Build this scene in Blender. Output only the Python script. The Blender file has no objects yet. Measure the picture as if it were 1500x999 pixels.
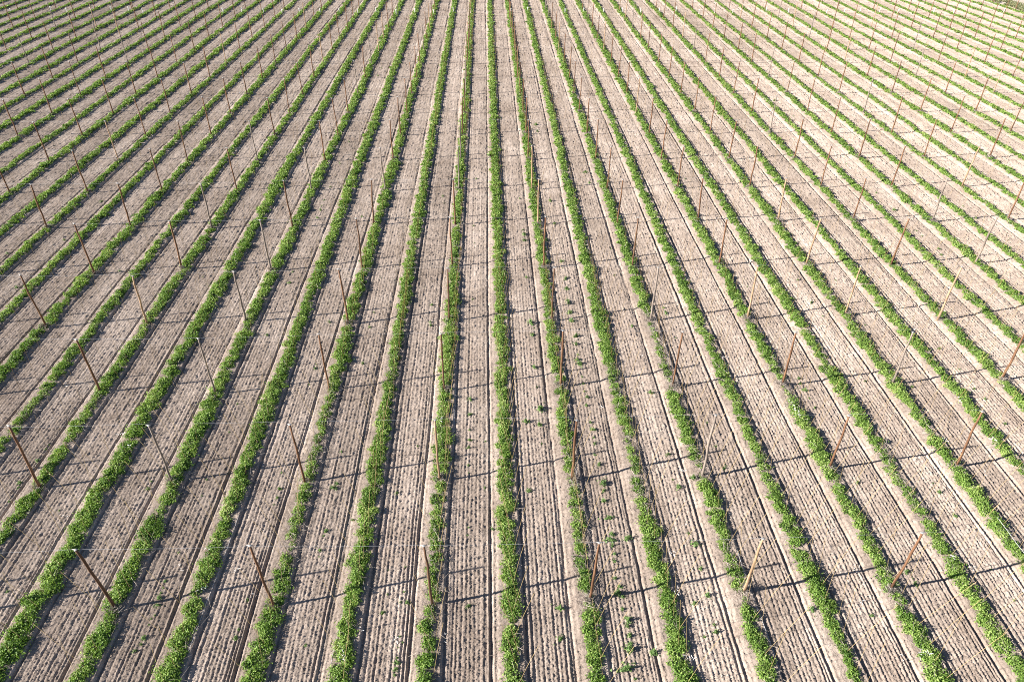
import bpy, math
import numpy as np
from mathutils import Vector, Matrix

rng = np.random.default_rng(7)
scene = bpy.context.scene
COL = scene.collection

# ------------------------------------------------------------------ survey of the place (metres)
CAM_H = 35.0
CAM_X, CAM_Y = -5.1926, -23.3846
PITCH, YAW, ROLL, FPX = 0.6284, 0.03677, 0.0084, 1035.29
SX, SY, POLE_H = 8.70415, 9.21865, 5.18          # pole grid
ROW = SX / 2                                     # hop rows, every second one carries poles
MID = -1                                         # the row up the middle of the view
K0, K1 = -28, 28                                 # first and last row of the field
Y_FAR = 186.0
FIELD_L, FIELD_R = K0 * ROW - 1.9, K1 * ROW + 1.9

cp, sp, cy_, sy_ = math.cos(PITCH), math.sin(PITCH), math.cos(YAW), math.sin(YAW)
cr, sr = math.cos(ROLL), math.sin(ROLL)
def ground_point(px, py, z=0.0):
    """where a line of sight of the survey photograph meets the height z"""
    u, v = (px - 750) / FPX, (py - 499.5) / FPX
    u, v = cr * u + sr * v, -sr * u + cr * v
    yf, zz = cp - v * sp, -sp - v * cp
    dx, dy = cy_ * u + sy_ * yf, -sy_ * u + cy_ * yf
    t = (z - CAM_H) / zz
    return CAM_X + t * dx, CAM_Y + t * dy
def seen(x, y, z=0.0, m=0):
    """is a place inside the photographed area (margin m in survey pixels)"""
    x, y = np.asarray(x, float) - CAM_X, np.asarray(y, float) - CAM_Y
    z = z - CAM_H
    a, b = cy_ * x - sy_ * y, sy_ * x + cy_ * y
    d, up = b * cp - z * sp, b * sp + z * cp
    d = np.maximum(d, 1e-3)
    u, v = a / d, -up / d
    u, v = cr * u - sr * v, sr * u + cr * v
    X, Y = 750 + FPX * u, 499.5 + FPX * v
    return (X > -m) & (X < 1500 + m) & (Y > -m) & (Y < 999 + m)

# ------------------------------------------------------------------ words for the labels
ORD = ('zeroth first second third fourth fifth sixth seventh eighth ninth tenth eleventh twelfth thirteenth fourteenth fifteenth '
       'sixteenth seventeenth eighteenth nineteenth twentieth').split()
TENS = {20: 'twenty', 30: 'thirty', 40: 'forty', 50: 'fifty', 60: 'sixty', 70: 'seventy', 80: 'eighty', 90: 'ninety'}
def nth(n):
    if n <= 20: return ORD[n]
    t = n // 10 * 10
    return TENS[t][:-1] + 'ieth' if n == t else TENS[t] + '-' + ORD[n - t]
def row_words(k):
    if k == MID: return 'middle row'
    n = abs(k - MID)
    return f"{nth(n)} row {'right' if k > MID else 'left'} of centre"
def tag(o, label=None, cat=None, group=None, kind=None):
    if label: o['label'] = label
    if cat: o['category'] = cat
    if group: o['group'] = group
    if kind: o['kind'] = kind
    return o
def link(name, mesh, mat=None, parent=None):
    o = bpy.data.objects.new(name, mesh)
    COL.objects.link(o)
    if mat is not None and mesh is not None and not mesh.materials: mesh.materials.append(mat)
    if parent is not None: o.parent = parent
    return o

# ------------------------------------------------------------------ fast mesh making
def mesh_np(name, V, F, smooth=False, attr=None):
    """V (n,3), F (m,3|4)"""
    me = bpy.data.meshes.new(name)
    n, m, q = len(V), len(F), F.shape[1]
    me.vertices.add(n); me.vertices.foreach_set('co', np.ascontiguousarray(V, np.float32).ravel())
    me.loops.add(m * q); me.loops.foreach_set('vertex_index', np.ascontiguousarray(F, np.int32).ravel())
    me.polygons.add(m)
    me.polygons.foreach_set('loop_start', np.arange(0, m * q, q, dtype=np.int32))
    me.polygons.foreach_set('loop_total', np.full(m, q, np.int32))
    me.polygons.foreach_set('use_smooth', np.full(m, smooth, bool))
    me.update(calc_edges=True)
    if attr is not None:
        for k, v in attr.items():
            a = me.attributes.new(k, 'FLOAT', 'FACE'); a.data.foreach_set('value', np.ascontiguousarray(v, np.float32))
    return me

def tube(points, radii, sides=8, cap=True):
    """polyline tube; returns V, list of faces"""
    P = [Vector(p) for p in points]; V, F = [], []
    for i, p in enumerate(P):
        t = (P[min(i + 1, len(P) - 1)] - P[max(i - 1, 0)]).normalized()
        a = t.cross(Vector((0, 1, 0)) if abs(t.y) < .9 else Vector((1, 0, 0))).normalized(); b = t.cross(a)
        for s in range(sides):
            w = 2 * math.pi * s / sides
            V.append(p + (a * math.cos(w) + b * math.sin(w)) * radii[i])
    for i in range(len(P) - 1):
        for s in range(sides):
            s2 = (s + 1) % sides
            F.append((i * sides + s, i * sides + s2, (i + 1) * sides + s2, (i + 1) * sides + s))
    if cap:
        F.append(tuple(range(sides))[::-1]); F.append(tuple(range((len(P) - 1) * sides, len(P) * sides)))
    return [tuple(v) for v in V], F
def mesh_py(name, V, F, smooth=True):
    me = bpy.data.meshes.new(name); me.from_pydata(V, [], F); me.update()
    if smooth:
        for p in me.polygons: p.use_smooth = len(p.vertices) == 4
    return me

# ------------------------------------------------------------------ materials
def new_mat(name):
    m = bpy.data.materials.new(name); m.use_nodes = True
    nt = m.node_tree; nt.nodes.clear()
    out = nt.nodes.new('ShaderNodeOutputMaterial')
    b = nt.nodes.new('ShaderNodeBsdfPrincipled'); nt.links.new(b.outputs[0], out.inputs[0])
    b.inputs['Specular IOR Level'].default_value = .2
    return m, nt, b, out
def N(nt, t, **kw):
    n = nt.nodes.new(t)
    for k, v in kw.items():
        if k in n.inputs: n.inputs[k].default_value = v
        else: setattr(n, k, v)
    return n
def ramp(nt, fac, stops):
    r = nt.nodes.new('ShaderNodeValToRGB'); e = r.color_ramp.elements
    e[0].position, e[0].color = stops[0][0], (*stops[0][1], 1)
    e[1].position, e[1].color = stops[-1][0], (*stops[-1][1], 1)
    for p, c in stops[1:-1]:
        x = e.new(p); x.color = (*c, 1)
    nt.links.new(fac, r.inputs[0]); return r.outputs[0]
def coords(nt, scale=(1, 1, 1)):
    tc = nt.nodes.new('ShaderNodeTexCoord'); mp = nt.nodes.new('ShaderNodeMapping'); mp.inputs['Scale'].default_value = scale
    nt.links.new(tc.outputs['Object'], mp.inputs[0]); return mp.outputs[0]
def mix(nt, fac, a, b, mode='MIX'):
    m = nt.nodes.new('ShaderNodeMix'); m.data_type = 'RGBA'; m.blend_type = mode
    for i, v in ((0, fac), (6, a), (7, b)):
        if hasattr(v, 'links'): nt.links.new(v, m.inputs[i])
        else: m.inputs[i].default_value = v if i == 0 else (*v, 1)
    return m.outputs[2]

def soil_material():
    m, nt, b, out = new_mat('dry_tilled_soil')
    co = coords(nt)
    n1 = N(nt, 'ShaderNodeTexNoise', Scale=.23, Detail=4.0, Roughness=.6); nt.links.new(co, n1.inputs['Vector'])
    n2 = N(nt, 'ShaderNodeTexNoise', Scale=5.5, Detail=3.0, Roughness=.7); nt.links.new(co, n2.inputs['Vector'])
    st = coords(nt, (1.9, .05, 1)); n3 = N(nt, 'ShaderNodeTexNoise', Scale=1.0, Detail=3.0, Roughness=.6); nt.links.new(st, n3.inputs['Vector'])
    base = ramp(nt, n1.outputs[0], [(.3, SOIL[0]), (.55, SOIL[1]), (.75, SOIL[2])])
    fine = ramp(nt, n2.outputs[0], [(.25, (.62, .60, .58)), (.5, (1, 1, 1)), (.75, (1.22, 1.22, 1.22))])
    c = mix(nt, 1.0, base, fine, 'MULTIPLY')
    streak = ramp(nt, n3.outputs[0], [(.3, (.84, .83, .82)), (.7, (1.12, 1.12, 1.13))])
    c = mix(nt, 1.0, c, streak, 'MULTIPLY')
    ln = coords(nt, (.23, .018, 1)); n5 = N(nt, 'ShaderNodeTexNoise', Scale=1.0, Detail=2.0, Roughness=.5); nt.links.new(ln, n5.inputs['Vector'])
    c = mix(nt, 1.0, c, ramp(nt, n5.outputs[0], [(.3, (.82, .81, .80)), (.7, (1.14, 1.14, 1.14))]), 'MULTIPLY')
    n6 = N(nt, 'ShaderNodeTexNoise', Scale=1.1, Detail=4.0, Roughness=.62); nt.links.new(co, n6.inputs['Vector'])
    c = mix(nt, 1.0, c, ramp(nt, n6.outputs[0], [(.3, (.87, .86, .85)), (.5, (1, 1, 1)), (.7, (1.1, 1.1, 1.1))]), 'MULTIPLY')
    # scattered pale stones and chopped straw
    vo = N(nt, 'ShaderNodeTexVoronoi', Scale=3.2); nt.links.new(co, vo.inputs['Vector'])
    sp_ = N(nt, 'ShaderNodeMath', operation='LESS_THAN'); sp_.inputs[1].default_value = .08; nt.links.new(vo.outputs['Distance'], sp_.inputs[0])
    sel = N(nt, 'ShaderNodeSeparateColor'); nt.links.new(vo.outputs['Color'], sel.inputs[0])
    lt = N(nt, 'ShaderNodeMath', operation='LESS_THAN'); lt.inputs[1].default_value = .09; nt.links.new(sel.outputs[0], lt.inputs[0])
    mu = N(nt, 'ShaderNodeMath', operation='MULTIPLY'); nt.links.new(sp_.outputs[0], mu.inputs[0]); nt.links.new(lt.outputs[0], mu.inputs[1])
    c = mix(nt, mu.outputs[0], c, (.62, .58, .53))
    nt.links.new(c, b.inputs['Base Color'])
    b.inputs['Roughness'].default_value = 1.0; b.inputs['Specular IOR Level'].default_value = 0.0
    b.inputs['Diffuse Roughness'].default_value = .6
    bp = N(nt, 'ShaderNodeBump', Strength=.7, Distance=.05)
    n4 = N(nt, 'ShaderNodeTexNoise', Scale=13.0, Detail=3.0, Roughness=.65); nt.links.new(co, n4.inputs['Vector'])
    nt.links.new(n4.outputs[0], bp.inputs['Height']); nt.links.new(bp.outputs[0], b.inputs['Normal'])
    return m
SOIL = [(.285, .233, .196), (.358, .300, .257), (.418, .358, .312)]

def leaf_material(name, stops, transl=.28):
    m, nt, b, out = new_mat(name)
    at = N(nt, 'ShaderNodeAttribute', attribute_name='tint')
    c = ramp(nt, at.outputs['Fac'], stops)
    nt.links.new(c, b.inputs['Base Color']); b.inputs['Roughness'].default_value = .55
    b.inputs['Specular IOR Level'].default_value = .3
    tr = nt.nodes.new('ShaderNodeBsdfTranslucent')
    tc = mix(nt, 1.0, c, (1.25, 1.35, .65), 'MULTIPLY'); nt.links.new(tc, tr.inputs[0])
    ms = nt.nodes.new('ShaderNodeMixShader'); ms.inputs[0].default_value = transl
    nt.links.new(b.outputs[0], ms.inputs[1]); nt.links.new(tr.outputs[0], ms.inputs[2]); nt.links.new(ms.outputs[0], out.inputs[0])
    return m
def twig_material(name, stops):
    m, nt, b, out = new_mat(name)
    at = N(nt, 'ShaderNodeAttribute', attribute_name='tint')
    nt.links.new(ramp(nt, at.outputs['Fac'], stops), b.inputs['Base Color']); b.inputs['Roughness'].default_value = .9
    return m
def wood_material(name, dark, mid, pale):
    m, nt, b, out = new_mat(name)
    oi = N(nt, 'ShaderNodeObjectInfo')
    co = coords(nt, (9, 9, .55))
    ad = N(nt, 'ShaderNodeVectorMath', operation='ADD'); nt.links.new(co, ad.inputs[0])
    sc = N(nt, 'ShaderNodeMath', operation='MULTIPLY'); sc.inputs[1].default_value = 40; nt.links.new(oi.outputs['Random'], sc.inputs[0])
    nt.links.new(sc.outputs[0], ad.inputs[1])
    n1 = N(nt, 'ShaderNodeTexNoise', Scale=1.6, Detail=5.0, Roughness=.65); nt.links.new(ad.outputs[0], n1.inputs['Vector'])
    c = ramp(nt, n1.outputs[0], [(.25, dark), (.48, mid), (.72, pale)])
    # bark left on in patches along the pole
    bk = coords(nt, (1.5, 1.5, 1.1)); ad2 = N(nt, 'ShaderNodeVectorMath', operation='ADD'); nt.links.new(bk, ad2.inputs[0]); nt.links.new(sc.outputs[0], ad2.inputs[1])
    n2 = N(nt, 'ShaderNodeTexNoise', Scale=1.1, Detail=2.0); nt.links.new(ad2.outputs[0], n2.inputs['Vector'])
    f = ramp(nt, n2.outputs[0], [(.5, (0, 0, 0)), (.62, (1, 1, 1))])
    c = mix(nt, f, c, tuple(v * .72 for v in mid))
    nt.links.new(c, b.inputs['Base Color']); b.inputs['Roughness'].default_value = .8
    bp = N(nt, 'ShaderNodeBump', Strength=.4, Distance=.01); nt.links.new(n1.outputs[0], bp.inputs['Height']); nt.links.new(bp.outputs[0], b.inputs['Normal'])
    return m
def plain(name, col, rough=.6, metal=0.0, var=.25):
    m, nt, b, out = new_mat(name)
    n1 = N(nt, 'ShaderNodeTexNoise', Scale=6.0, Detail=3.0); nt.links.new(coords(nt), n1.inputs['Vector'])
    lo, hi = tuple(c * (1 - var) for c in col), tuple(min(.9, c * (1 + var)) for c in col)
    nt.links.new(ramp(nt, n1.outputs[0], [(.3, lo), (.7, hi)]), b.inputs['Base Color'])
    b.inputs['Roughness'].default_value = rough; b.inputs['Metallic'].default_value = metal
    return m

M_SOIL = soil_material()
M_LEAF = leaf_material('hop_leaf', [(0.0, (.05, .105, .018)), (.35, (.122, .220, .040)), (.7, (.205, .320, .066)), (1.0, (.35, .44, .145))])
M_WEED = leaf_material('weed_leaf', [(0.0, (.065, .13, .04)), (.5, (.135, .225, .07)), (1.0, (.23, .32, .12))])
M_TWIG = twig_material('dry_vine', [(0.0, (.14, .115, .10)), (.5, (.27, .235, .21)), (1.0, (.44, .39, .34))])
M_WOOD = {'rust': wood_material('rust_brown_wood', (.060, .032, .020), (.155, .080, .045), (.285, .168, .100)),
          'brown': wood_material('dark_brown_wood', (.05, .028, .018), (.12, .066, .040), (.22, .135, .088)),
          'grey': wood_material('weathered_grey_wood', (.12, .098, .082), (.21, .172, .146), (.31, .265, .23)),
          'tan': wood_material('pale_tan_wood', (.20, .125, .075), (.34, .225, .14), (.45, .33, .225))}
M_METAL = plain('galvanised_metal', (.38, .38, .38), .5, .3)
M_WIRE = plain('trellis_wire_steel', (.50, .52, .56), .5, .2, .1)
M_STRING = plain('coir_string', (.46, .34, .17), .9, 0, .25)
M_WHITE = plain('white_plastic', (.66, .66, .65), .5, 0, .06)
M_HOSE = plain('pale_drip_tape', (.55, .56, .58), .5, 0, .3)

# ------------------------------------------------------------------ smooth random fields
TAB = [np.random.default_rng(100 + i).random((256, 256)).astype(np.float32) for i in range(8)]
def vnoise(x, y, i):
    t = TAB[i]
    xi, yi = np.floor(x), np.floor(y); fx, fy = x - xi, y - yi
    a, b_ = xi.astype(np.int64) & 255, yi.astype(np.int64) & 255; a2, b2 = (a + 1) & 255, (b_ + 1) & 255
    fx = fx * fx * (3 - 2 * fx); fy = fy * fy * (3 - 2 * fy)
    return ((t[a, b_] * (1 - fx) + t[a2, b_] * fx) * (1 - fy) + (t[a, b2] * (1 - fx) + t[a2, b2] * fx) * fy) * 2 - 1

# tine marks across one alley: offset from the row centre, depth, half-width
GROOVES = [(-1.02, .125, .085), (-1.25, .07, .055), (-1.42, .05, .05), (-1.66, .018, .045), (-1.90, .038, .05), (-2.15, .022, .045), (.82, .10, .085), (1.20, .042, .05), (1.47, .022, .045), (1.70, .044, .05), (1.95, .025, .045)]
def soil_height(X, Y, clod=1.0, grain=1.0):
    k = np.rint(X / ROW); s = X - k * ROW
    wob = .07 * vnoise(Y * .11 + k * 17.3, k * 5.1 + .5, 0) + .012 * vnoise(Y * .6 + k * 7.7, k * 3.3 + .5, 1)
    s2 = s + wob
    h = np.zeros_like(X); gm = np.zeros_like(X)
    for j, (c, d, w) in enumerate(GROOVES):
        for sh in (0, ROW, -ROW):
            if abs(c + sh) > ROW / 2 + .4: continue
            g = (s2 - (c + sh) - .05 * vnoise(k * 9.1 + j * 3.7, Y * .02 + j, 2) - .018 * vnoise(Y * 1.9 + j * 5.3, k * 4.1 + j, 6))
            dep = d * (.95 + .5 * vnoise(Y * .09 + j * 11, k * 2.7 + j, 3) + .22 * vnoise(Y * 1.3 + j * 7, k * 1.7 + j, 4))
            ex = np.exp(-(g / w) ** 2); h -= dep * ex; gm = np.maximum(gm, ex)
            h += dep * .35 * np.exp(-((np.abs(g) - 2.0 * w) / (w * .8)) ** 2)
    # low berm under the hops
    e = np.clip(np.where(s2 < 0, (.92 + s2) / .38, (.80 - s2) / .16), 0, 1); e = e * e * (3 - 2 * e)
    lump = 1 + .45 * vnoise(X * 1.1, Y * .9, 4)
    h += .085 * e * lump
    inb = 1 - .55 * e
    wheel = np.exp(-((np.abs(s2) - 1.16) / .22) ** 2)
    rough = inb * (1 - .45 * wheel) * (1 - .45 * gm)
    c1 = vnoise(X * 3.9 + Y * 2.7, Y * 3.3 - X * 3.1, 5); c2 = vnoise(X * 8.9 + Y * 6.3, Y * 8.1 - X * 6.7, 6); c3 = vnoise(X * 1.9 - Y * 1.3, Y * 1.5 + X * 1.4, 7)
    h += clod * rough * (.012 * c1 + .034 * np.maximum(c2, -.05) + .012 * c3)
    if clod:
        w_ = np.random.default_rng(int(abs(Y.flat[0]) * 100)).normal(size=X.shape)
        h += rough * grain * (.025 * np.maximum(w_, -.35))
    h += .05 * vnoise(X * .08, Y * .06, 2)
    return h

def frame_half(D):
    z = D * cp + CAM_H * sp
    return .76 * z
def build_ground():
    VS, FS, base = [], [], 0
    edges = [15, 21, 25, 30, 35, 41, 48, 56, 65, 75, 87, 100, 115, 132, 152, 175, 216]
    for D0, D1 in zip(edges[:-1], edges[1:]):
        Dm = (D0 + D1) / 2; dx, dy = .052 * (Dm / 25) ** .55, .056 * (Dm / 25) ** 1.1
        ny = int(round((D1 - D0) / dy)) + 1
        ys = np.linspace(CAM_Y + D0, CAM_Y + D1, ny)
        yaw = math.tan(YAW)
        hw = frame_half(D1) + 9
        xl = max(CAM_X - hw + D0 * yaw, FIELD_L); xr = min(CAM_X + hw + D1 * yaw, FIELD_R)
        nx = int((xr - xl) / dx) + 1
        xs = np.linspace(xl, xr, nx)
        # each strip of vertices only as wide as needed
        X, Y = np.meshgrid(xs, ys)
        X = X + (np.random.default_rng(3).random(X.shape) - .5) * dx * .5
        X[:, 0], X[:, -1] = xl, xr
        Z = soil_height(X, Y, 1.0, (dx / .055) ** .6)
        first = np.stack([X[0], Y[0], Z[0] - .25], -1); last = np.stack([X[-1], Y[-1], Z[-1] - .25], -1)
        V = np.concatenate([first[None], np.stack([X, Y, Z], -1), last[None]], 0)
        n = ny + 2
        i = np.arange(n - 1)[:, None] * nx + np.arange(nx - 1)[None]
        need = np.ones((n - 1, nx - 1), bool)
        Dr = np.concatenate([[D0], ys - CAM_Y, [D1]])
        half = frame_half(Dr) + 8
        cx = V[:-1, :-1, 0] - CAM_X - Dr[:-1, None] * yaw
        need = np.abs(cx) < np.maximum(half[:-1], half[1:])[:, None]
        F = np.stack([i, i + 1, i + nx + 1, i + nx], -1)[need]
        used = np.zeros(n * nx, bool); used[F.ravel()] = True
        remap = np.cumsum(used) - 1
        VS.append(V.reshape(-1, 3)[used]); FS.append(remap[F] + base); base += used.sum()
    me = mesh_np('ground', np.concatenate(VS), np.concatenate(FS), True)
    print('ground verts', base)
    return tag(link('ground', me, M_SOIL), 'bare tilled soil in long furrows between the hop rows', None, None, 'structure')
build_ground()
# the land further out, a hand below the field
def flat(name, x0, x1, y0, y1, z, mat, label):
    me = mesh_py(name, [(x0, y0, z), (x1, y0, z), (x1, y1, z), (x0, y1, z)], [(0, 1, 2, 3)], False)
    return tag(link(name, me, mat), label, None, None, 'structure')
flat('terrain', -3000, 3000, -3000, 3000, -.45, M_SOIL, 'bare land lying around the hop field')

# ------------------------------------------------------------------ leaves
def leaf_quads(P, Nrm, size, r):
    """diamond leaves at P facing Nrm"""
    n = len(P)
    ref = r.normal(size=(n, 3)); t1 = np.cross(Nrm, ref); t1 /= np.linalg.norm(t1, axis=1, keepdims=True) + 1e-9
    t2 = np.cross(Nrm, t1)
    a = (size * r.uniform(.7, 1.3, n))[:, None]; b = a * r.uniform(.55, .85, n)[:, None]
    droop = Nrm * a * .25
    V = np.stack([P + t1 * a - droop, P + t2 * b, P - t1 * a - droop, P - t2 * b], 1).reshape(-1, 3)
    return V, np.arange(4 * n).reshape(-1, 4)
def slivers(A, B, w, r):
    """thin flat twigs from A to B"""
    d = B - A; ref = r.normal(size=d.shape); t = np.cross(d, ref); t /= np.linalg.norm(t, axis=1, keepdims=True) + 1e-9
    t *= np.asarray(w).reshape(-1, 1)
    n = len(A)
    return np.stack([A - t, A + t, B + t * .5, B - t * .5], 1).reshape(-1, 3), np.arange(4 * n).reshape(-1, 4)

# stretches where the photograph shows thin or missing hops: survey pixel of the start, of the end, how thin (0 bare .. 1 full)
THIN = [(0, (840, 650), (838, 730), .5), (0, (848, 735), (863, 878), .45), (0, (812, 400), (806, 470), .6), (1, (905, 585), (912, 640), .75), (1, (912, 640), (948, 742), .38), (1, (900, 540), (905, 585), .45),
        (2, (952, 455), (985, 575), .36), (2, (1018, 655), (1030, 705), .45), (2, (1068, 800), (1090, 880), .5), (-4, (483, 570), (455, 705), .48), (-4, (425, 780), (400, 890), .55),
        (-3, (578, 515), (572, 560), .6), (-2, (640, 700), (628, 890), .55), (-2, (665, 300), (660, 400), .7), (4, (1140, 540), (1160, 600), .5), (5, (1140, 640), (1200, 760), .6), (3, (1075, 600), (1110, 690), .7),
        (6, (1270, 790), (1310, 880), .75), (-9, (150, 575), (60, 715), .6), (-8, (240, 580), (190, 660), .5), (8, (1380, 660), (1410, 700), .4), (-1, (750, 690), (742, 770), .8), (-10, (95, 640), (20, 760), .7)]
def thin_factor(k, y):
    f = np.ones_like(y)
    for kk, a, b, v in THIN:
        if kk == k:
            y0, y1 = sorted((ground_point(*a)[1], ground_point(*b)[1]))
            f = np.where((y > y0 - .3) & (y < y1 + .3), np.minimum(f, v), f)
    if k % 2 == 0:                                     # bare ground round each pole
        d = np.abs((y / SY - np.rint(y / SY)) * SY + .25)
        f = np.where(d < .40, f * .45, f)
    return f

RICH = {k: v for k, v in zip(range(K0, K1 + 1), np.random.default_rng(21).uniform(.82, 1.1, K1 - K0 + 1))}
for k in range(9, K1 + 1): RICH[k] *= .86
RICH.update({-6: 1.1, -7: 1.1, -5: 1.08, -3: 1.0, -1: 1.0, 0: .92, -2: .95, 1: .95, 2: .95, -4: 1.0})
def row_span(k):
    ys = np.arange(-16, Y_FAR, 1.0)
    m = seen(np.full_like(ys, k * ROW), ys, .3, 0)
    if not m.any(): return None
    D = ys[m].min()
    extra = 9 + .03 * (D - CAM_Y)
    return max(-9, ys[m].min() - extra), Y_FAR
def build_row(k):
    span = row_span(k)
    if span is None: return
    r = np.random.default_rng(1000 + k)
    y = [];  yy = span[0]
    while yy < span[1]:
        y.append(yy); yy += r.uniform(.72, 1.05)
    y = np.array(y); n = len(y); x = np.full(n, k * ROW) + r.normal(0, .07, n) + .07 * vnoise(y * .11 + k * 17.3, np.full(n, k * 5.1 + .5), 0)
    D = y - CAM_Y
    th = thin_factor(k, y) * np.clip(1.0 + .38 * vnoise(y * .22, np.full(n, k * 3.1 + .5), 1) + .22 * vnoise(y * .8, np.full(n, k * 2.3 + .5), 2), .4, 1.2)
    miss = r.random(n) < np.where(th < .4, .22, .015)
    vig = RICH[k] * np.clip(.55 + .5 * th, .5, 1.12) * np.where(miss, .5, 1) * r.uniform(.84, 1.12, n) * (1 + .16 * vnoise(y * .5, np.full(n, k * 5.9 + .5), 4))
    rx = r.uniform(.36, .60, n) * vig; ry = r.uniform(.46, .70, n) * (.4 + .6 * vig); hz = r.uniform(.13, .30, n) * (.35 + .65 * vig)
    gz = soil_height(x, y, 0)
    size = np.interp(D, [25, 50, 90, 200], [.050, .060, .092, .155])
    dens = np.interp(D, [25, 50, 90, 130, 200], [1850, 1450, 700, 420, 260])
    cnt = (dens * .78 * np.clip(th * 1.0 + .05, .06, 1.15) * np.where(miss, .15, 1) * RICH[k]).astype(int)
    S = 13
    ti = np.repeat(np.arange(n), cnt)
    sh = r.integers(0, S, len(ti))
    ang = r.uniform(0, 2 * math.pi, (n, S)); el = np.arcsin(r.uniform(.08, 1.0, (n, S))); rad = r.uniform(.72, 1.12, (n, S))
    tip = np.stack([np.cos(ang) * np.cos(el) * rx[:, None], np.sin(ang) * np.cos(el) * ry[:, None], np.sin(el) * hz[:, None]], -1) * rad[..., None]
    t = r.uniform(.35, 1.0, len(ti)) ** .6
    P = tip[ti, sh] * t[:, None] + r.normal(0, 1, (len(ti), 3)) * np.array([.12, .12, .055]) * (.5 + .5 * vig[ti])[:, None]
    P[:, 2] = np.abs(P[:, 2])
    nm = P / np.array([.6, .6, .4]) * .6 + np.array([0, 0, .55]) + r.normal(0, .62, P.shape)
    nm /= np.linalg.norm(nm, axis=1, keepdims=True) + 1e-9
    P[:, 0] += x[ti]; P[:, 1] += y[ti]; P[:, 2] += gz[ti] + .03
    V, F = leaf_quads(P, nm, size[ti], r)
    st = r.normal(0, .14, (n, S)); pt = .07 * r.normal(size=n) + .10 * vnoise(y * .3, np.full(n, k * 7.7 + .5), 3)
    tint = np.clip(.58 + pt[ti] + st[ti, sh] + r.normal(0, .16, len(ti)), 0, 1)
    kindw = 'leafy hop row at the wooden poles' if k % 2 == 0 else 'leafy hop row without poles'
    lab = 'leafy hop row without poles, running straight up the middle of the field' if k == MID else f'{kindw}, {row_words(k)}'
    if k in (K0, K1): lab = f"outermost leafy hop row on the {'left' if k < 0 else 'right'} edge of the field"
    root = link('hop_row', None); root.location = (k * ROW, span[0], 0)  # root of one whole row of separate hop plants, not a hedge
    tag(root, lab, 'hop row', 'rows of young hop plants')
    V -= np.array([k * ROW, span[0], 0])
    link('foliage', mesh_np('foliage', V, F, False, {'tint': tint}), M_LEAF, root)
    # dead bines lying along the row, thick where the hops are thin
    nd = (np.interp(D, [25, 60, 120, 200], [34, 22, 7, 3]) * np.where(th < .6, 2.6, .9)).astype(int)
    di = np.repeat(np.arange(n), nd)
    A = np.stack([x[di] + r.normal(0.08, .33, len(di)), y[di] + r.uniform(-.5, .5, len(di)), gz[di] + r.uniform(.02, .22, len(di))], -1)
    w = np.interp(D[di], [25, 60, 200], [.008, .012, .03])
    dirv = r.normal(0, 1, A.shape) * np.array([.22, .32, .10])
    V, F = slivers(A, A + dirv, w, r); V -= np.array([k * ROW, span[0], 0])
    link('dry_vines', mesh_np('dry_vines', V, F, False, {'tint': r.uniform(0, 1, len(di))}), M_TWIG, root)
for k in range(K0, K1 + 1): build_row(k)

# ------------------------------------------------------------------ hop poles
# line from the bottom, pole row, base and top as measured on the photograph
SURVEY = [
(0,-3,170,892.5,113.8,807),(0,-2,402,890,367,803),(0,-1,633.8,887,621,801),(0,0,864,879.5,878,796),(0,1,1089,868,1117,790),(0,2,1303,865.5,1350.5,782.5),
(1,-4,60,715.5,14,627),(1,-3,252.5,706,218,623),(1,-2,447,707.5,424,619.5),(1,-1,644,705.5,637,616),(1,0,838,704,844.5,612.5),(1,1,1028,700,1048,609),(1,2,1214,688,1244,609),(1,3,1399.5,684.5,1439,602.5),
(2,-4,147.5,575,113,498),(2,-2,482.5,571,467,492),(2,-1,651,573,646,489),(2,0,821,567.5,825,485),(2,1,985,567.5,1000,487),(2,2,1145,566,1166,488),
(3,-5,69,481,31,406),(3,-4,216,476,195,404),(3,-3,361,472.5,342.5,400),(3,-2,511,476,497.5,393),(3,-1,658,471,656,393),(3,0,808,471,812,391),(3,1,952.5,471,964.5,391),(3,2,1094.5,469.5,1109,389.5),(3,3,1237.5,462.5,1261,390),(3,4,1372.5,470,1406,387.5),
(4,-5,140,403,109,330.5),(4,-4,267.5,396,249,326),(4,-3,397.5,399,382.5,323),(4,-2,531,394.5,522,322),(4,-1,662.5,391,659,320),(4,0,796,394,799,319.5),(4,1,926,393,935,320),(4,2,1053,390,1065,321),(4,3,1180,390,1202,321),(4,4,1304.5,390,1331,321),(4,5,1428,387,1461,318),
(5,-6,70,336,42.5,276),(5,-5,192.5,334,170,273),(5,-4,311,336,294.5,270),(5,-3,429,334,415.5,267.5),(5,-2,547.5,330,544,264),(5,-1,667,329.5,664,265),(5,0,787.5,330,789.5,261),(5,1,904,329,912.5,264),(5,2,1022.5,324,1029.5,264),(5,3,1139,324,1154,264),(5,4,1249,324,1271,264),(5,5,1365,325,1387,264)]
KIND = {(0,1): 'tan', (0,0): 'rust', (0,2): 'rust', (0,-3): 'brown', (0,-2): 'rust', (1,1): 'grey', (1,-2): 'rust', (1,2): 'rust', (1,3): 'rust', (1,0): 'rust', (2,3): 'grey', (2,-3): 'grey', (2,4): 'rust', (2,2): 'rust', (2,0): 'rust', (2,1): 'rust',
        (3,1): 'grey', (3,4): 'tan', (3,-3): 'grey', (3,2): 'tan', (3,3): 'tan', (4,4): 'rust', (4,2): 'rust', (4,1): 'brown', (4,-3): 'grey', (4,3): 'tan', (5,4): 'rust', (5,5): 'grey', (5,3): 'tan', (5,-4): 'grey', (5,2): 'rust'}
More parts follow.
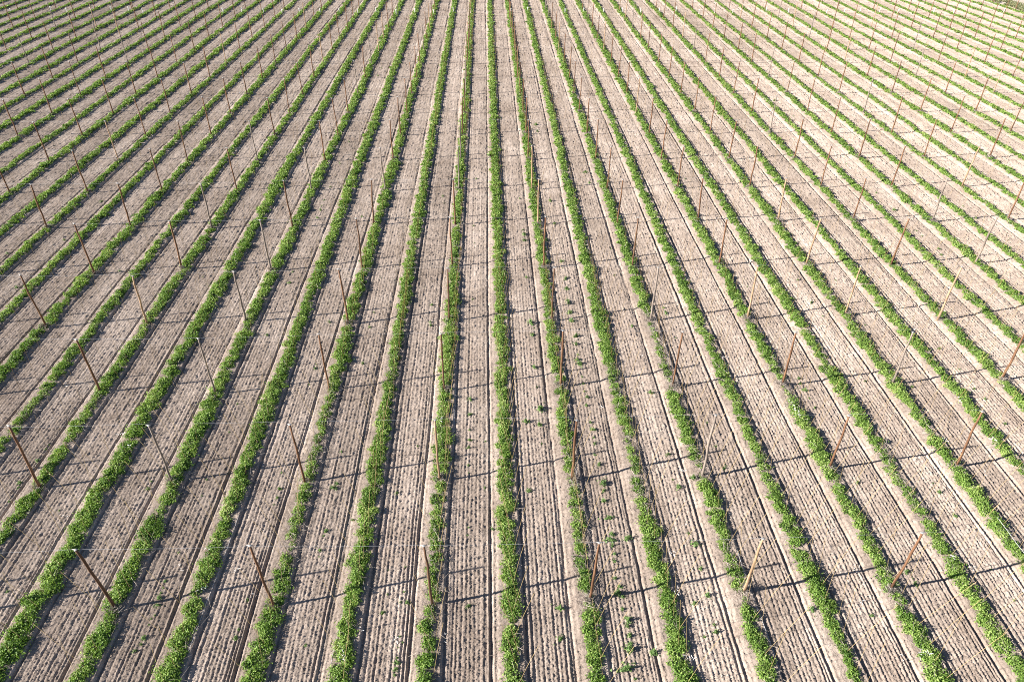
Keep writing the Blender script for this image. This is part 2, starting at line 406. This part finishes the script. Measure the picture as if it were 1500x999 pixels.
def pole_mesh(i):
    r = np.random.default_rng(50 + i)
    nseg = 7; R0 = r.uniform(.076, .094); R1 = R0 * r.uniform(.66, .8)
    pts = [(r.normal(0, .018), r.normal(0, .018), POLE_H * t) for t in np.linspace(0, 1, nseg)]
    pts[0] = (0, 0, -.15); rad = [R0 + (R1 - R0) * t + r.normal(0, .003) for t in np.linspace(0, 1, nseg)]
    V, F = tube(pts, rad, 9)
    # a low crowned saw cut on the top
    return V, F, pts[-1], rad[-1]
SHAFT = {}
TOPS = []
for i in range(6):
    V, F, top, rr = pole_mesh(i); TOPS.append((top, rr))
    for kd in M_WOOD:
        me = mesh_py('shaft', V, F); me.materials.append(M_WOOD[kd]); SHAFT[kd, i] = me
def cap_mesh():
    V, F = tube([(0, 0, -.03), (0, 0, .012), (0, 0, .02)], [.076, .076, .055], 10)
    V2, F2 = tube([(-.16, 0, .045), (.16, 0, .045)], [.016, .016], 6); n = len(V)
    return mesh_py('wire_cap', V + V2, F + [tuple(a + n for a in f) for f in F2])
CAP = cap_mesh(); CAP.materials.append(M_METAL)
TUFT = []
for i in range(4):
    r = np.random.default_rng(80 + i); n = 170
    a = r.uniform(0, 2 * math.pi, n); rad = np.abs(r.normal(0, .16, n)); A = np.stack([np.cos(a) * rad, np.sin(a) * rad * 1.3, r.uniform(0, .10, n) + .14], -1)
    B = A + r.normal(0, 1, A.shape) * np.array([.16, .16, .07]) + np.array([0, 0, .14]) * np.exp(-(rad / .3) ** 2)[:, None]
    V, F = slivers(A, B, r.uniform(.008, .016, n), r)
    me = mesh_np('vine_tuft', V, F, False, {'tint': np.clip(r.normal(.55, .25, n), 0, 1)}); me.materials.append(M_TWIG); TUFT.append(me)
LOOK = {'rust': 'rust-brown wooden pole', 'brown': 'dark brown wooden pole', 'grey': 'weathered grey wooden pole', 'tan': 'pale tan wooden pole'}
surv = {(a, b): v for a, b, *v in SURVEY}
poles = []
for c in range(-14, 15):
    if not K0 <= 2 * c <= K1: continue
    order = 0
    for j in range(0, 20):
        x, y = c * SX + rng.normal(0, .07), j * SY + rng.normal(0, .12)
        tilt = rng.normal(0, .012, 2); kd = KIND.get((j, c)) or rng.choice(['rust', 'brown', 'grey', 'tan'], p=[.62, .20, .09, .09])
        if (j, c) in surv:
            bx, by, tx, ty = surv[j, c]
            x, y = ground_point(bx, by); X, Y = ground_point(tx, ty, POLE_H)
            tilt = np.clip(np.array([X - x, Y - y]) / POLE_H, -.09, .09)
        base_in, any_in = bool(seen(x, y, 0, 4)), bool(seen(x, y, POLE_H * .5, 0)) or bool(seen(x, y, 0, 4))
        shade = bool(seen(x + 10.5, y + 2.1, 0, 0)) or bool(seen(x + 6, y + 1.2, 0, 0))
        if any_in: order += 1
        if any_in or (shade and j < 12): poles.append((j, c, x, y, tilt, kd, order if any_in else 0))
poles.sort(key=lambda p: math.hypot(p[2] - CAM_X, p[3] - CAM_Y))
print('poles', len(poles))
def pole_row_words(c):
    k = 2 * c; n = (k - MID + 1) // 2 if k > MID else (MID - k + 1) // 2
    return f"{nth(n)} pole row {'right' if k > MID else 'left'} of centre"
FARP = []
for i, (j, c, x, y, tilt, kd, order) in enumerate(poles):
    v = int(rng.integers(0, 6)); z = float(soil_height(np.array([x]), np.array([y]), 0)[0])
    M = Matrix.Rotation(math.atan(tilt[0]), 4, 'Y') @ Matrix.Rotation(-math.atan(tilt[1]), 4, 'X') @ Matrix.Rotation(rng.uniform(0, 6.28), 4, 'Z')
    sc = rng.normal(1, .015)
    if i >= 300 or j >= 18:
        FARP.append((x, y, z, M, kd, v)); continue
    root = link('hop_pole', None)
    root.matrix_world = Matrix.Translation((x, y, z)) @ M @ Matrix.Diagonal((1, 1, sc, 1))
    lab = f"{LOOK[kd]}, {nth(order)} from the bottom in the {pole_row_words(c)}" if order else f"pole outside the left edge, {nth(j + 1)} line from bottom, {pole_row_words(c)}"
    tag(root, lab, 'pole', 'wooden poles of the hop trellis')
    link('shaft', SHAFT[kd, v], None, root)
    if j < 11:
        cap = link('wire_cap', CAP, None, root); (px, py, pz), rr = TOPS[v]; cap.location = (px, py, pz)
        cap.rotation_euler.z = -M.to_euler().z
        if rng.random() < .72:
            t = link('vine_tuft', TUFT[int(rng.integers(0, 4))], None, root); t.scale = (1, 1, rng.uniform(.7, 1.25)); t.location = (0.03, -.12, .0)
if FARP:
    V, F = [], []
    for x, y, z, M, kd, v in FARP:
        W = Matrix.Translation((x, y, z)) @ M; me = SHAFT[kd, v]; n = len(V)
        V += [tuple(W @ p.co) for p in me.vertices]; F += [tuple(a + n for a in p.vertices) for p in me.polygons]
    far = link('far_poles', mesh_py('far_poles', V, F), M_WOOD['rust'])
    tag(far, 'many thin rust-brown poles along the far edge of the hop field', 'poles', None, 'stuff')

# ------------------------------------------------------------------ cross wires on the pole tops
for j in range(0, 19):
    row = sorted([(x + t[0] * POLE_H, y + t[1] * POLE_H, float(soil_height(np.array([x]), np.array([y]), 0)[0]) + POLE_H + .05) for (jj, c, x, y, t, kd, o) in poles if jj == j])
    pts = []
    for a, b in zip(row[:-1], row[1:]):
        for s in np.linspace(0, 1, 5)[:-1]:
            pts.append((a[0] + (b[0] - a[0]) * s, a[1] + (b[1] - a[1]) * s, a[2] + (b[2] - a[2]) * s - .25 * s * (1 - s)))
    pts.append(row[-1]); pts = [(pts[0][0] - 9, pts[0][1], pts[0][2])] + pts + [(pts[-1][0] + 9, pts[-1][1], pts[-1][2])]
    V, F = tube(pts, [.0035] * len(pts), 5)
    w = link('trellis_wire', mesh_py('trellis_wire', V, F), M_WIRE)
    tag(w, f'thin steel wire strung across the tops of the {nth(j + 1)} line of poles from the bottom', 'wire', 'cross wires on the pole tops')

# ------------------------------------------------------------------ strings for the hops to climb
STR = []
for k in range(K0, K1 + 1):
    sp_y = row_span(k)
    r = np.random.default_rng(3000 + k); y = sp_y[0]; side = 1
    while y < 150:
        y += r.uniform(.75, 1.1) if y - CAM_Y < 60 else r.uniform(1.1, 1.7)
        if y - CAM_Y > 60 and r.random() < .35: continue
        x = k * ROW + .25 + r.normal(0, .10)
        side = -side if r.random() < .75 else side
        tx = k * ROW + (1.0 if side > 0 else -.55) + r.normal(0, .10)
        p, q = (x, y, .18), (tx, y - .5 + r.normal(0, .12), POLE_H - .1)
        if not seen(x, y, .5, 10): continue
        STR.append((p, q, k))
STR.sort(key=lambda s: math.hypot(s[0][0] - CAM_X, s[0][1] - CAM_Y))
print('strings', len(STR))
Vs, Fs = tube([(0, 0, 0), (.0, .03, .5), (0, 0, 1)], [.0075] * 3, 4)
STRING = mesh_py('twine_string', Vs, Fs); STRING.materials.append(M_STRING)
near = sorted(STR[:300], key=lambda s: s[0][1]); count = {}
for p, q, k in near:
    d = Vector(q) - Vector(p); L = d.length
    o = link('twine_string', STRING); o.location = p
    o.rotation_mode = 'QUATERNION'; o.rotation_quaternion = d.to_track_quat('Z', 'Y'); o.scale = (1, 1, L)
    count[k] = count.get(k, 0) + 1
    tag(o, f"thin golden string over the {row_words(k)}, {nth(count[k])} from the bottom", 'string', 'climbing strings over the nearest hops')
V, F = [], []
A = np.array([s[0] for s in STR[300:]]); B = np.array([s[1] for s in STR[300:]])
for ax in (np.array([.007, 0, 0]), np.array([0, .007, 0])):
    n = len(V) and sum(len(v) for v in V)
    V.append(np.stack([A - ax, A + ax, B + ax, B - ax], 1).reshape(-1, 3)); F.append(np.arange(4 * len(A)).reshape(-1, 4) + (0 if not n else n))
o = link('far_strings', mesh_np('far_strings', np.concatenate(V), np.concatenate(F)), M_STRING)
tag(o, 'countless thin golden strings standing over the farther hop rows', 'strings', None, 'stuff')

# ------------------------------------------------------------------ weeds in the alleys (as surveyed)
WEEDS = {(750,500): '375,15 385,75 380,105 395,130 410,205 418,245 425,290 440,325 437,372 460,470 475,515 480,560 485,595 485,660 510,718 535,830 538,870 540,930 130,150 145,265 165,395 160,485 80,470 175,595 100,870 810,300 915,660 940,805 1145,470 1195,610 1245,740 1250,725 1060,800 975,850',
 (750,750): '570,30 585,125 580,160 590,190 603,240 603,280 605,380 632,430 620,470 650,490 648,560 680,625 678,660 690,715 692,762 688,795 830,820 725,970 672,910 620,925 720,880 1035,120 1105,328 1075,183 1070,530 1130,725 1195,700 1185,655 1147,485 280,560 285,735 680,150',
 (375,750): '875,318 870,465 845,525 885,530 770,480 740,590 845,725 860,760 830,790 825,850 828,880 820,915 812,950 1245,85 1240,130 1245,548 1385,95 410,110 395,135 375,220 370,258 290,775 565,45 775,335',
 (0,750): '965,400 955,440 940,470 930,500 920,540 905,600 885,620 870,655 840,735 825,770 790,810 1395,685 1380,735 200,460 40,460 1045,232 1450,510 445,20',
 (1125,750): '610,605 1100,18 1445,512 1310,330 815,345 850,385 865,420 255,570',
 (375,500): '350,130 345,155 310,245 135,860 125,912 105,950 150,765 945,608 475,830 450,855 470,860 825,885 1265,135 1255,335 1255,425 1250,515 1250,575 1345,580 1245,620 1245,720 1340,850 1245,765 500,640 625,125',
 (0,500): '285,600 265,625 115,825 105,850 50,930 215,695 1340,525 1390,360 1210,805 1180,900 865,860 885,815 345,985 710,640',
 (1125,500): '180,215 190,245 215,285 245,330 275,385 570,230 525,825 970,825 1005,880 1270,335 1390,480 1210,275 1195,235 1125,160 1005,40 845,265',
 (375,250): '665,915 430,885 1020,885 1025,905 690,830 730,625 1030,785 990,680 1275,320 1280,420 1095,145 1100,185 400,170 385,205 380,230 360,275 195,655 215,590 65,960 435,95 1270,750 1290,45 620,265',
 (750,250): '45,160 65,345 70,370 70,405 250,310 225,175 290,530 295,570 315,630 320,690 330,770 340,830 350,880 375,970 85,625 120,960 110,890 580,455 890,800 900,830 705,910 960,975 600,610 1360,635 1380,675 1435,770 455,70 1015,45 430,10',
 (0,250): '795,240 780,265 595,180 435,640 400,685 40,480 95,680 1355,85 1190,620 280,820 375,405 700,585 650,680',
 (1125,250): '870,350 905,380 965,425 1000,455 1015,490 570,900 740,230 635,130 395,640 320,850 175,640 885,885 255,770 10,900 1220,275 1145,205',
 (375,0): '735,400 715,445 490,955 385,450 545,830 380,55', (750,0): '910,875 840,745 150,770 140,730 100,480', (1125,0): '305,820 400,910 460,960 150,680 40,590'}
WMESH = []
for i in range(5):
    r = np.random.default_rng(300 + i); n = 95
    a = r.uniform(0, 2 * math.pi, n); rad = np.abs(r.normal(0, .10, n)); P = np.stack([np.cos(a) * rad, np.sin(a) * rad * (1 + .5 * (i % 2)), np.abs(r.normal(0, .1, n)) + .02], -1)
    nm = P * 3 + np.array([0, 0, .7]) + r.normal(0, .5, P.shape); nm /= np.linalg.norm(nm, axis=1, keepdims=True)
    V, F = leaf_quads(P, nm, np.full(n, .055), r)
    me = mesh_np('weed', V, F, False, {'tint': np.clip(r.normal(.5, .2, n), 0, 1)}); me.materials.append(M_WEED); WMESH.append(me)
W = []
for (ox, oy), s in WEEDS.items():
    for p in s.split():
        a, b = map(float, p.split(',')); x, y = ground_point(ox + a / 4, oy + b / 4, .1); W.append((x, y))
W.sort(key=lambda p: p[1]); wc = {}
for x, y in W:
    al = math.floor(x / ROW)                     # the alley right of row al
    o = link('weed', WMESH[int(rng.integers(0, 5))]); s = rng.choice([.42, .55, .7, .85, 1.05]) * (1.2 if -1 <= al <= 1 else .8) * (1 + .004 * (y + 10)); o.scale = (s * rng.uniform(.65, 1.05), s * rng.uniform(.8, 1.35), s * rng.uniform(.7, 1.2))
    o.location = (x, y, float(soil_height(np.array([x]), np.array([y]), 0)[0])); o.rotation_euler.z = rng.uniform(0, 6.28)
    wc[al] = wc.get(al, 0) + 1
    where = f"{nth(abs(al - MID) + 1 if al >= MID else abs(al - MID))} alley {'right' if al >= MID else 'left'} of centre"
    tag(o, f'small green weed on soil, {nth(wc[al])} from the bottom in the {where}', 'weed', 'weeds between the hop rows')

# ------------------------------------------------------------------ white risers at the far end of the rows
Vr, Fr = tube([(0, 0, -.1), (0, 0, .95), (0, 0, 1.0)], [.075, .075, .05], 8)
V2, F2 = tube([(-.02, 0, .8), (.2, 0, .86), (.2, 0, .95)], [.04, .04, .03], 6); n = len(Vr)
RIS = mesh_py('white_riser', Vr + V2, Fr + [tuple(a + n for a in f) for f in F2]); RIS.materials.append(M_WHITE)
for k in range(K0, K1 + 1):
    x, y = k * ROW + rng.normal(0.1, .15), 153.5 + rng.normal(0, .8)
    if not seen(x, y, .5, 0) or (rng.random() < .12): continue
    o = link('white_riser', RIS); o.location = (x, y, .05); o.scale = (1, 1, rng.uniform(.9, 1.35)); o.rotation_euler = (rng.normal(0, .04), rng.normal(0, .04), rng.uniform(0, 6.28))
    tag(o, f"white upright pipe at the far end of the {row_words(k)}", 'pipe', 'white pipes near the far end of the rows')

# ------------------------------------------------------------------ drip tape showing along some rows
for k, a, b, off in ((6, (1245, 760), (1385, 999), .0), (-5, (357, 752), (300, 930), .62), (-3, (512, 880), (488, 999), -.62), (0, (815, 560), (835, 720), .4), (2, (985, 800), (1015, 960), .75), (-2, (652, 500), (640, 700), .7)):
    y0, y1 = sorted((ground_point(*a)[1], ground_point(*b)[1])); y0 -= 1 if y0 < 0 else 0
    ys = np.arange(y0, y1, .5); r = np.random.default_rng(500 + k)
    xs = k * ROW + off + np.cumsum(r.normal(0, .02, len(ys))); zs = soil_height(xs, ys, 0) + (.03 if abs(off) > .1 else .42) + .02 * r.normal(size=len(ys))
    V, F = tube(list(zip(xs, ys, zs)), [.010] * len(ys), 5)
    o = link('drip_tape', mesh_py('drip_tape', V, F), M_HOSE)
    tag(o, f"pale drip tape lying along the {row_words(k)}", 'drip tape', 'drip tapes along the hop rows')

# ------------------------------------------------------------------ scraps of old white twine
SCR = '1188,800 1220,777 1182,790 1346,965 1323,962 1353,963 1255,833 985,838 990,872 1010,970 984,810 530,919 503,968 578,937 644,620 650,930 500,570 455,625 395,640 372,570 305,808 345,835 300,870 262,830 93,563 120,640 95,752 370,870 180,643 190,660 1155,592 1165,610 1160,602 1410,660 1400,590 1450,650 1290,625 1440,690 1380,650 1240,850 1262,882 1390,822 1420,840 1000,690 880,595 1005,765 660,740 940,520 1060,530 1340,480 1400,430 1420,500'
sc_mesh = []
for i in range(3):
    r = np.random.default_rng(700 + i); n = 9; A = r.normal(0, .11, (n, 3)) * np.array([1, 1.3, .2]) + np.array([0, 0, .05]); B = A + r.normal(0, .10, (n, 3)) * np.array([1, 1, .3])
    V, F = slivers(A, B, r.uniform(.010, .022, n), r); me = mesh_np('twine_scrap', V, F); me.materials.append(M_WHITE); sc_mesh.append(me)
S = sorted([ground_point(*map(float, p.split(',')), .1) for p in SCR.split()], key=lambda p: p[1]); sc_n = {}
for x, y in S:
    k = round(x / ROW); onrow = abs(x - k * ROW) < .7; sc_n[k] = sc_n.get(k, 0) + 1
    o = link('twine_scrap', sc_mesh[int(rng.integers(0, 3))]); o.rotation_euler.z = rng.uniform(0, 6.28)
    o.location = (x, y, float(soil_height(np.array([x]), np.array([y]), 0)[0]) + (.42 if onrow else .02))
    tag(o, f"white twine scrap by the {row_words(k)}, {nth(sc_n[k])} from the bottom", 'twine scrap', 'scraps of old white twine')

# ------------------------------------------------------------------ grassy verges and tracks beyond the outermost rows
M_TRACK = plain('pale_track_dirt', (.48, .42, .35), 1.0, 0, .15)
for sgn, name in ((-1, 'left'), (1, 'right')):
    e = FIELD_L if sgn < 0 else FIELD_R
    x0, x1 = sorted((e, e + sgn * 60))
    flat('track', x0, x1, 60, 260, -.02 if sgn > 0 else -.024, M_TRACK, f'pale dirt track beyond the {name} edge of the field')
    r = np.random.default_rng(900 + sgn); n = 60000
    P = np.stack([e + sgn * r.uniform(-.4, 5.5, n) * r.uniform(.4, 1, n), r.uniform(120, 186, n), r.uniform(0, .35, n)], -1)
    P = P[vnoise(P[:, 0] * .6, P[:, 1] * .35, 4) + .5 > r.random(len(P)) * .9]
    nm = r.normal(0, .6, P.shape) + np.array([0, 0, .7]); nm /= np.linalg.norm(nm, axis=1, keepdims=True)
    V, F = leaf_quads(P, nm, np.full(len(P), .15), r)
    o = link('verge_grass', mesh_np('verge_grass', V, F, False, {'tint': np.clip(r.normal(.6, .25, len(P)), 0, 1)}), leaf_material('dry_grass_' + name, [(0, (.07, .085, .04)), (.5, (.15, .17, .08)), (1, (.30, .29, .17))]))
    tag(o, f'grey-green grass growing along the {name} edge of the field', 'grass', None, 'stuff')

# ------------------------------------------------------------------ light, sky, camera
ELEV, SHADOW_AZ = math.radians(24.2), math.radians(11.4)
sun = bpy.data.lights.new('sun', 'SUN'); sun.energy = 5.0; sun.angle = math.radians(.53); sun.color = (1.0, .93, .84)
so = bpy.data.objects.new('sun', sun); COL.objects.link(so)
so.rotation_euler = Vector((math.cos(ELEV) * math.cos(SHADOW_AZ), math.cos(ELEV) * math.sin(SHADOW_AZ), -math.sin(ELEV))).to_track_quat('-Z', 'Y').to_euler()
so.location = (-60, -10, 60)
w = bpy.data.worlds.new('World'); scene.world = w; w.use_nodes = True
nt = w.node_tree; bg = nt.nodes['Background']
sky = nt.nodes.new('ShaderNodeTexSky'); sky.sky_type = 'NISHITA'; sky.sun_disc = False; sky.air_density = .7; sky.dust_density = .3; sky.altitude = 400
sky.sun_elevation = ELEV; sky.sun_rotation = math.radians(270 - 11.4)
nt.links.new(sky.outputs[0], bg.inputs[0]); bg.inputs[1].default_value = .05

cam = bpy.data.cameras.new('camera'); co = bpy.data.objects.new('camera', cam); COL.objects.link(co)
R = Vector((cy_, -sy_, 0)); Fw = Vector((sy_ * cp, cy_ * cp, -sp)); Dn = Vector((-sy_ * sp, -cy_ * sp, -cp))
X = R * cr - Dn * sr; Yd = R * sr + Dn * cr
co.matrix_world = Matrix(((X.x, -Yd.x, -Fw.x, CAM_X), (X.y, -Yd.y, -Fw.y, CAM_Y), (X.z, -Yd.z, -Fw.z, CAM_H), (0, 0, 0, 1)))
cam.sensor_width = 36; cam.lens = FPX / 1500 * 36; cam.clip_end = 6000
scene.camera = co
scene.view_settings.view_transform = 'Standard'; scene.view_settings.look = 'None'; scene.view_settings.gamma = 1
scene.view_settings.exposure = 1.6
scene.cycles.max_bounces = 5; scene.cycles.diffuse_bounces = 2; scene.cycles.transmission_bounces = 3
scene.cycles.use_denoising = False
scene.cycles.pixel_filter_type = 'BLACKMAN_HARRIS'; scene.cycles.filter_width = 1.0
